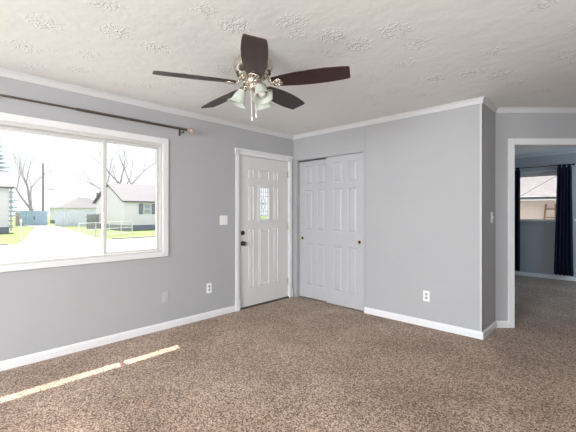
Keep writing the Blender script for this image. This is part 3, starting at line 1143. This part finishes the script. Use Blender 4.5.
def gable_house(name, x_front, x_back, y0, y1, eave, ridge, label, roofmat='roof', wins=(), downspout=None, overhang=0.35, hip=0.0):
    h = empty(name, ((x_front + x_back) / 2, (y0 + y1) / 2, G))
    tag(h, label, 'house')
    cx, cy = h.location.x, h.location.y
    xm = (x_front + x_back) / 2
    # walls with clapboard courses
    bm = bmesh.new()
    prof = [(x_back, G + 0.45), (x_front, G + 0.45), (x_front, eave), (xm, eave + 0.01 if hip else ridge), (x_back, eave)]
    a = [bm.verts.new((x - cx, y0 - cy, z - G)) for x, z in prof]
    b = [bm.verts.new((x - cx, y1 - cy, z - G)) for x, z in prof]
    bm.faces.new(a)
    bm.faces.new(b[::-1])
    for k in range(5):
        bm.faces.new((a[k], b[k], b[(k + 1) % 5], a[(k + 1) % 5]))
    z = G + 0.45
    while z < eave - 0.1:
        box(bm, (x_front - cx, y0 - cy, z - G), (x_front + 0.02 - cx, y1 - cy, z - G + 0.03))
        z += 0.2
    link('wall', bm, 'siding', h)
    link('foundation', B(((x_back - cx, y0 - cy, -0.1), (x_front - 0.02 - cx, y1 - cy, 0.45))), 'foundation', h)
    bm = bmesh.new()
    if hip:
        ov = overhang
        e = [bm.verts.new((x - cx, y - cy, eave - G)) for x, y in ((x_back - ov, y0 - ov), (x_front + ov, y0 - ov), (x_front + ov, y1 + ov), (x_back - ov, y1 + ov))]
        r = [bm.verts.new((xm - cx, y - cy, ridge - G)) for y in (y0 + hip, y1 - hip)]
        for q in ((e[0], e[1], r[0]), (e[1], e[2], r[1], r[0]), (e[2], e[3], r[1]), (e[3], e[0], r[0], r[1]), (e[3], e[2], e[1], e[0])):
            bm.faces.new(q)
    for xe in (() if hip else (x_front, x_back)):
        d = 1 if xe > xm else -1
        sl = (ridge - eave) / abs(xe - xm)
        xo, zo = xe + d * overhang, eave - sl * overhang
        p = [(xm, ridge + 0.02), (xo, zo + 0.02), (xo, zo + 0.16), (xm, ridge + 0.16)]
        a = [bm.verts.new((x - cx, y0 - 0.3 - cy, z - G)) for x, z in p]
        b = [bm.verts.new((x - cx, y1 + 0.3 - cy, z - G)) for x, z in p]
        bm.faces.new(a)
        bm.faces.new(b[::-1])
        for k in range(4):
            bm.faces.new((a[k], b[k], b[(k + 1) % 4], a[(k + 1) % 4]))
    link('roof', bm, roofmat, h)
    for (wy0, wy1, wz0, wz1) in wins:
        bm = B(((x_front + 0.02 - cx, wy0 - cy, wz0 - G), (x_front + 0.05 - cx, wy1 - cy, wz1 - G)))
        w = link('window', bm, 'white_fence', h)
        link('pane', B(((x_front + 0.05 - cx, wy0 + 0.08 - cy, wz0 + 0.08 - G), (x_front + 0.06 - cx, wy1 - 0.08 - cy, (wz0 + wz1) / 2 - 0.04 - G)),
                       ((x_front + 0.05 - cx, wy0 + 0.08 - cy, (wz0 + wz1) / 2 + 0.04 - G), (x_front + 0.06 - cx, wy1 - 0.08 - cy, wz1 - 0.08 - G))), 'pane_out', w)
        for s0, s1 in ((wy0 - 0.50, wy0 - 0.06), (wy1 + 0.06, wy1 + 0.50)):
            bm = bmesh.new()
            box(bm, (x_front + 0.02 - cx, s0 - cy, wz0 - G), (x_front + 0.05 - cx, s1 - cy, wz1 - G))
            zz = wz0 + 0.06
            while zz < wz1 - 0.08:
                box(bm, (x_front + 0.05 - cx, s0 + 0.05 - cy, zz - G), (x_front + 0.065 - cx, s1 - 0.05 - cy, zz + 0.04 - G))
                zz += 0.09
            link('shutter', bm, 'shutter', h)
    if downspout is not None:
        bm = bmesh.new()
        tube(bm, [(x_front + 0.1 - cx, downspout - cy, 0.1), (x_front + 0.1 - cx, downspout - cy, eave - G)], 0.05, 8)
        for k in range(9):
            zz = 0.5 + k * 0.42
            box(bm, (x_front - cx, downspout - 0.12 - cy, zz), (x_front + 0.16 - cx, downspout + 0.12 - cy, zz + 0.14))
        link('downspout', bm, 'pane_out', h)
    return h


gable_house('house', -36.0, -43.0, -9.0, 1.60, 3.50, 5.0, 'white house at the left edge of the view with a pinkish roof', 'roof', downspout=1.72)
gable_house('house', -32.5, -40.5, 10.2, 22.0, 2.40, 4.25, 'white gabled house with slate shutters seen in the right window sash', 'roof',
            wins=[(12.15, 12.95, 1.05, 2.15), (17.0, 17.8, 1.05, 2.15)])
bm = None
gar = gable_house('garage', -60.0, -66.5, 11.3, 19.5, 1.95, 3.75, 'low pale building with a wide hipped roof behind the white board fence', 'roof_grey', hip=3.4)
gar['category'] = 'building'
bm = B(((-0.25, -0.3, -0.6), (0.25, 0.3, 0.75)))
box(bm, (-0.3, -0.35, 0.75), (0.3, 0.35, 0.87))
chm = link('chimney', bm, 'shutter', gar)
chm.location = (3.0, 1.5, 4.1)


def board_fence(name, p0, p1, h, mat, label, cat='fence', bw=0.2):
    p0, p1 = Vector(p0), Vector(p1)
    L_ = (p1 - p0).length
    ang = math.atan2(p1.y - p0.y, p1.x - p0.x)
    f = empty(name, (p0.x, p0.y, G), ang)
    tag(f, label, cat)
    bm = bmesh.new()
    rnd = random.Random(len(label))
    n = int(L_ / bw)
    for k in range(n):
        t = 0.012 if k % 2 else 0.022
        box(bm, (k * bw + 0.008, -t, -0.08), ((k + 1) * bw - 0.008, 0.0, h - rnd.uniform(0, 0.04)))
    link('boards', bm, mat, f)
    for z in (0.3, h - 0.35):
        link('rail', B(((0, 0.0, z), (L_, 0.04, z + 0.09))), mat, f)
    k = 0
    while k * 2.4 <= L_ + 0.01:
        link('post', B(((k * 2.4 - 0.05, 0.04, -0.1), (k * 2.4 + 0.05, 0.14, h + 0.02))), mat, f)
        k += 1
    return f


board_fence('board_fence', (-49.9, 8.25), (-43.4, 13.0), 1.95, 'fence_grey', 'tall whitish board fence right of the blue gate')
board_fence('board_fence', (-39.6, 10.05), (-39.0, 8.6), 1.55, 'fence_brown', 'grey weathered board fence beside the white gabled house')
# blue double gate at the end of the driveway
g1 = board_fence('board_gate', (-54.8, 5.35), (-52.2, 8.05), 1.95, 'gate_blue', 'faded blue double board gate at the end of the driveway', 'gate')
bm = B(((1.84, -0.07, 0.75), (1.92, -0.022, 1.25)))
link('latch', bm, 'slot', g1)
bm = B(((-0.5, -0.03, -0.1), (0.0, 0.03, 1.75)))
f = link('fence_panel', bm, 'post_pink', None, loc=(-54.8, 5.3, G))
f.rotation_euler = (0, 0, math.radians(45))
tag(f, 'narrow reddish fence panel left of the blue gate', 'fence')


def wire_fence(name, pts, h, label, cat='fence', post_gap=1.6):
    f = empty(name, (pts[0][0], pts[0][1], G))
    tag(f, label, cat)
    o0 = Vector((pts[0][0], pts[0][1], 0))
    wires = bmesh.new()
    for a, b in zip(pts, pts[1:]):
        a3, b3 = Vector((a[0], a[1], 0)) - o0, Vector((b[0], b[1], 0)) - o0
        d = b3 - a3
        n = max(1, round(d.length / post_gap))
        for k in range(n + 1):
            p = a3 + d * (k / n)
            bm = bmesh.new()
            tube(bm, [p + Vector((0, 0, -0.1)), p + Vector((0, 0, h + 0.06))], 0.032, 8)
            link('post', bm, 'white_fence', f)
        for z in (0.06, h * 0.5, h):
            rails = bmesh.new()
            tube(rails, [a3 + Vector((0, 0, z)), b3 + Vector((0, 0, z))], 0.026, 6)
            link('rail', rails, 'white_fence', f)
        m_ = int(d.length / 0.16)
        for k in range(m_):
            p = a3 + d * ((k + 0.5) / m_)
            tube(wires, [p + Vector((0, 0, 0.05)), p + Vector((0, 0, h))], 0.011, 4)
    link('wire_mesh', wires, 'wire', f)
    return f


wire_fence('wire_fence', [(-23.5, 3.65), (-24.4, 5.0), (-26.7, 8.6)], 1.0, 'low white wire fence from the driveway to the white gabled house')
pp = empty('yard_post', (-24.2, 0.55, G))
tag(pp, 'single white yard post beside the left lawn', 'post')
bm = bmesh.new()
tube(bm, [(0, 0, -0.1), (0, 0, 1.1)], 0.03, 8)
link('shaft', bm, 'white_fence', pp)
bm = bmesh.new()
lathe(bm, [(0.03, 1.08), (0.06, 1.12), (0.07, 1.24), (0.02, 1.36)], 12)
link('cap', bm, 'white_fence', pp)


def bare_tree(name, loc, height, r0, seed, label, forks=3, spread=0.5, trunk=0.2, levels=5):
    rnd = random.Random(seed)
    bm = bmesh.new()

    def grow(p, d, length, r, lv):
        pts, rad = [p], [r]
        n = 4
        q = p.copy()
        dd = d.copy()
        for k in range(n):
            dd = (dd + Vector((rnd.uniform(-1, 1), rnd.uniform(-1, 1), rnd.uniform(-0.3, 0.7))) * 0.13).normalized()
            q = q + dd * length / n
            pts.append(q.copy())
            rad.append(r * (1 - 0.42 * (k + 1) / n))
        tube(bm, pts, rad, 7 if lv == 0 else 5)
        if lv >= levels:
            return
        kids = forks if lv == 0 else rnd.choice((2, 2, 3))
        for c in range(kids):
            ang = 2 * PI * (c + rnd.uniform(-.2, .2)) / kids + lv * 1.3
            side = Vector((math.cos(ang), math.sin(ang), 0))
            nd = (dd + side * spread * rnd.uniform(0.7, 1.3) + Vector((0, 0, 0.12))).normalized()
            start = pts[-1] if c < 2 else pts[rnd.choice((2, 3))]
            grow(start, nd, length * rnd.uniform(0.62, 0.82) if lv else height * 0.36, rad[-1] * rnd.uniform(0.66, 0.84), lv + 1)

    grow(Vector((0, 0, -0.1)), Vector((0, 0, 1)), height * trunk, r0, 0)
    o = link(name, bm, 'bark', None, loc=(loc[0], loc[1], G))
    return tag(o, label, 'tree')


bare_tree('bare_tree', (-71.6, 9.9), 12.0, 0.50, 7, 'bare tree with long forked limbs rising behind the blue gate', 3, 0.46, 0.24, 5)
bare_tree('bare_tree', (-43.6, 14.4), 9.6, 0.50, 21, 'bushy bare tree rising behind the white gabled house', 4, 0.62, 0.24, 5)
bare_tree('bare_tree', (-67.4, 21.5), 8.0, 0.18, 5, 'small bare tree over the low pale building', 3, 0.6, 0.3, 4)

# evergreen at the far left
ev = empty('evergreen_tree', (-52.6, 2.6, G))
tag(ev, 'dark blue-green evergreen behind the left white house', 'tree')
bm = bmesh.new()
tube(bm, [(0, 0, -0.1), (0, 0, 11.2)], [0.22, 0.03], 8)
link('trunk', bm, 'bark', ev)
bm = bmesh.new()
rnd = random.Random(3)
for j in range(20):
    z = 1.6 + j * 0.49 + rnd.uniform(-0.12, 0.12)
    ln = 2.6 * (1 - (z - 1.2) / 10.6) + 0.25
    for k in range(11):
        a = 2 * PI * k / 11 + j * 0.7 + rnd.uniform(-.15, .15)
        l2 = ln * rnd.uniform(0.75, 1.1)
        c, s = math.cos(a), math.sin(a)
        tube(bm, [(0, 0, z), (c * l2 * 0.5, s * l2 * 0.5, z - 0.10 * l2), (c * l2, s * l2, z - 0.08 * l2)], [0.05, 0.15, 0.02], 5)
link('foliage', bm, 'needles', ev)

# utility pole and wires
up = empty('utility_pole', (-67.9, 10.6, G))
tag(up, 'tall grey wooden utility pole right of the forked bare tree', 'utility pole')
bm = bmesh.new()
tube(bm, [(0, 0, -0.2), (0, 0, 10.1)], [0.17, 0.12], 10)
link('pole', bm, 'pole', up)
bm = bmesh.new()
box(bm, (-0.03, 0.08, 5.72), (0.03, 1.6, 5.78))
box(bm, (-0.08, 0.8, 5.66), (0.08, 1.5, 5.76))
link('street_light_arm', bm, 'pole', up)
wires = [((-67.9, 10.6, 5.7), (-90.0, -9.0, 6.0)), ((-67.9, 10.6, 5.7), (-50.0, 33.0, 5.4)), ((-67.9, 10.6, 6.6), (-50.0, 33.0, 6.2))]
wl = ['overhead wire running left from the utility pole', 'lower overhead wire running right from the utility pole', 'upper overhead wire running right from the utility pole']
for (a, b), lab in zip(wires, wl):
    a, b = Vector(a), Vector(b)
    bm = bmesh.new()
    pts = [a.lerp(b, t / 10) - Vector((0, 0, 0.5 * 4 * (t / 10) * (1 - t / 10))) for t in range(11)]
    tube(bm, pts, 0.022, 5)
    tag(link('overhead_wire', bm, 'pole'), lab, 'wire')

# neighbour house behind the bedroom
nb = empty('neighbour_house', (2.0, 12.0, G))
tag(nb, 'tan sided neighbour house with pale shingle roof outside the bedroom window', 'house')
bm = bmesh.new()
box(bm, (-8, -3.0, 0), (8, 3.0, 2.26))
z = 0.1
while z < 2.2:
    v = [bm.verts.new(c) for c in ((-8, -3.0, z), (8, -3.0, z), (8, -3.022, z), (-8, -3.022, z), (-8, -3.002, z + 0.115), (8, -3.002, z + 0.115))]
    bm.faces.new((v[0], v[1], v[2], v[3]))
    bm.faces.new((v[3], v[2], v[5], v[4]))
    z += 0.115
link('wall', bm, 'tan_siding', nb)
bm = bmesh.new()
p = [(-3.35, 2.22), (0.6, 3.18), (3.35, 2.22), (3.35, 2.14), (0.6, 3.05), (-3.35, 2.14)]
a = [bm.verts.new((-8.3, y, z)) for y, z in p]
b = [bm.verts.new((8.3, y, z)) for y, z in p]
bm.faces.new(a)
bm.faces.new(b[::-1])
for k in range(6):
    bm.faces.new((a[k], b[k], b[(k + 1) % 6], a[(k + 1) % 6]))
sl = (3.18 - 2.22) / 3.95
for k in range(22):
    y = -3.35 + k * 0.178
    z = 2.22 + (y + 3.35) * sl
    box(bm, (-8.3, y, z - 0.004), (8.3, y + 0.16, z + 0.016))
link('roof', bm, 'nb_roof', nb)
link('gutter', B(((-8.3, -3.45, 2.12), (8.3, -3.35, 2.22))), 'eave', nb)

lad = empty('ladder', (2.03, 8.70, G))
tag(lad, 'tan wooden ladder leaning on the neighbour house siding', 'ladder')
TOP = Vector((0.0, 0.26, 2.02))
for s in (-1, 1):
    bm = bmesh.new()
    tube(bm, [(s * 0.20 - 0.05, 0.0, 0.0), (s * 0.115 + TOP.x + 0.02, TOP.y, TOP.z)], 0.022, 6)
    link('rail', bm, 'tan_wood', lad)
for k in range(8):
    t = (k + 0.6) / 8.2
    bm = bmesh.new()
    xa = -0.25 * (1 - t) + (-0.095) * t
    xb = 0.15 * (1 - t) + 0.135 * t
    tube(bm, [(xa, TOP.y * t, TOP.z * t), (xb, TOP.y * t, TOP.z * t)], 0.014, 6)
    link('rung', bm, 'tan_wood', lad)

# dark cable added for the diagonal power line and tree shadow on the roof
bm = bmesh.new()
tube(bm, [(-0.3, 7.2, 0.75), (1.35, 7.4, 1.58), (2.02, 7.5, 2.02), (4.6, 7.8, 3.7)], 0.012, 6)
tag(link('shadow_line_cable', bm, 'pole'), 'thin dark cable drawn for the power line and tree shadow slanting across the roof seen through the bedroom window', 'cable')

groups = {'wall_outlet': 'outlets on the living room walls', 'light_switch': 'light switches by the doors', 'curtain': 'navy curtains in the bedroom',
          'curtain_rod': 'curtain rods over the windows', 'bare_tree': 'bare trees beyond the street', 'overhead_wire': 'overhead wires on the utility pole',
          'board_fence': 'board fences across the street', 'house': 'white houses across the street'}
for o in COL.objects:
    k = o.name.split('.')[0]
    if o.parent is None and k in groups and 'label' in o:
        o['group'] = groups[k]
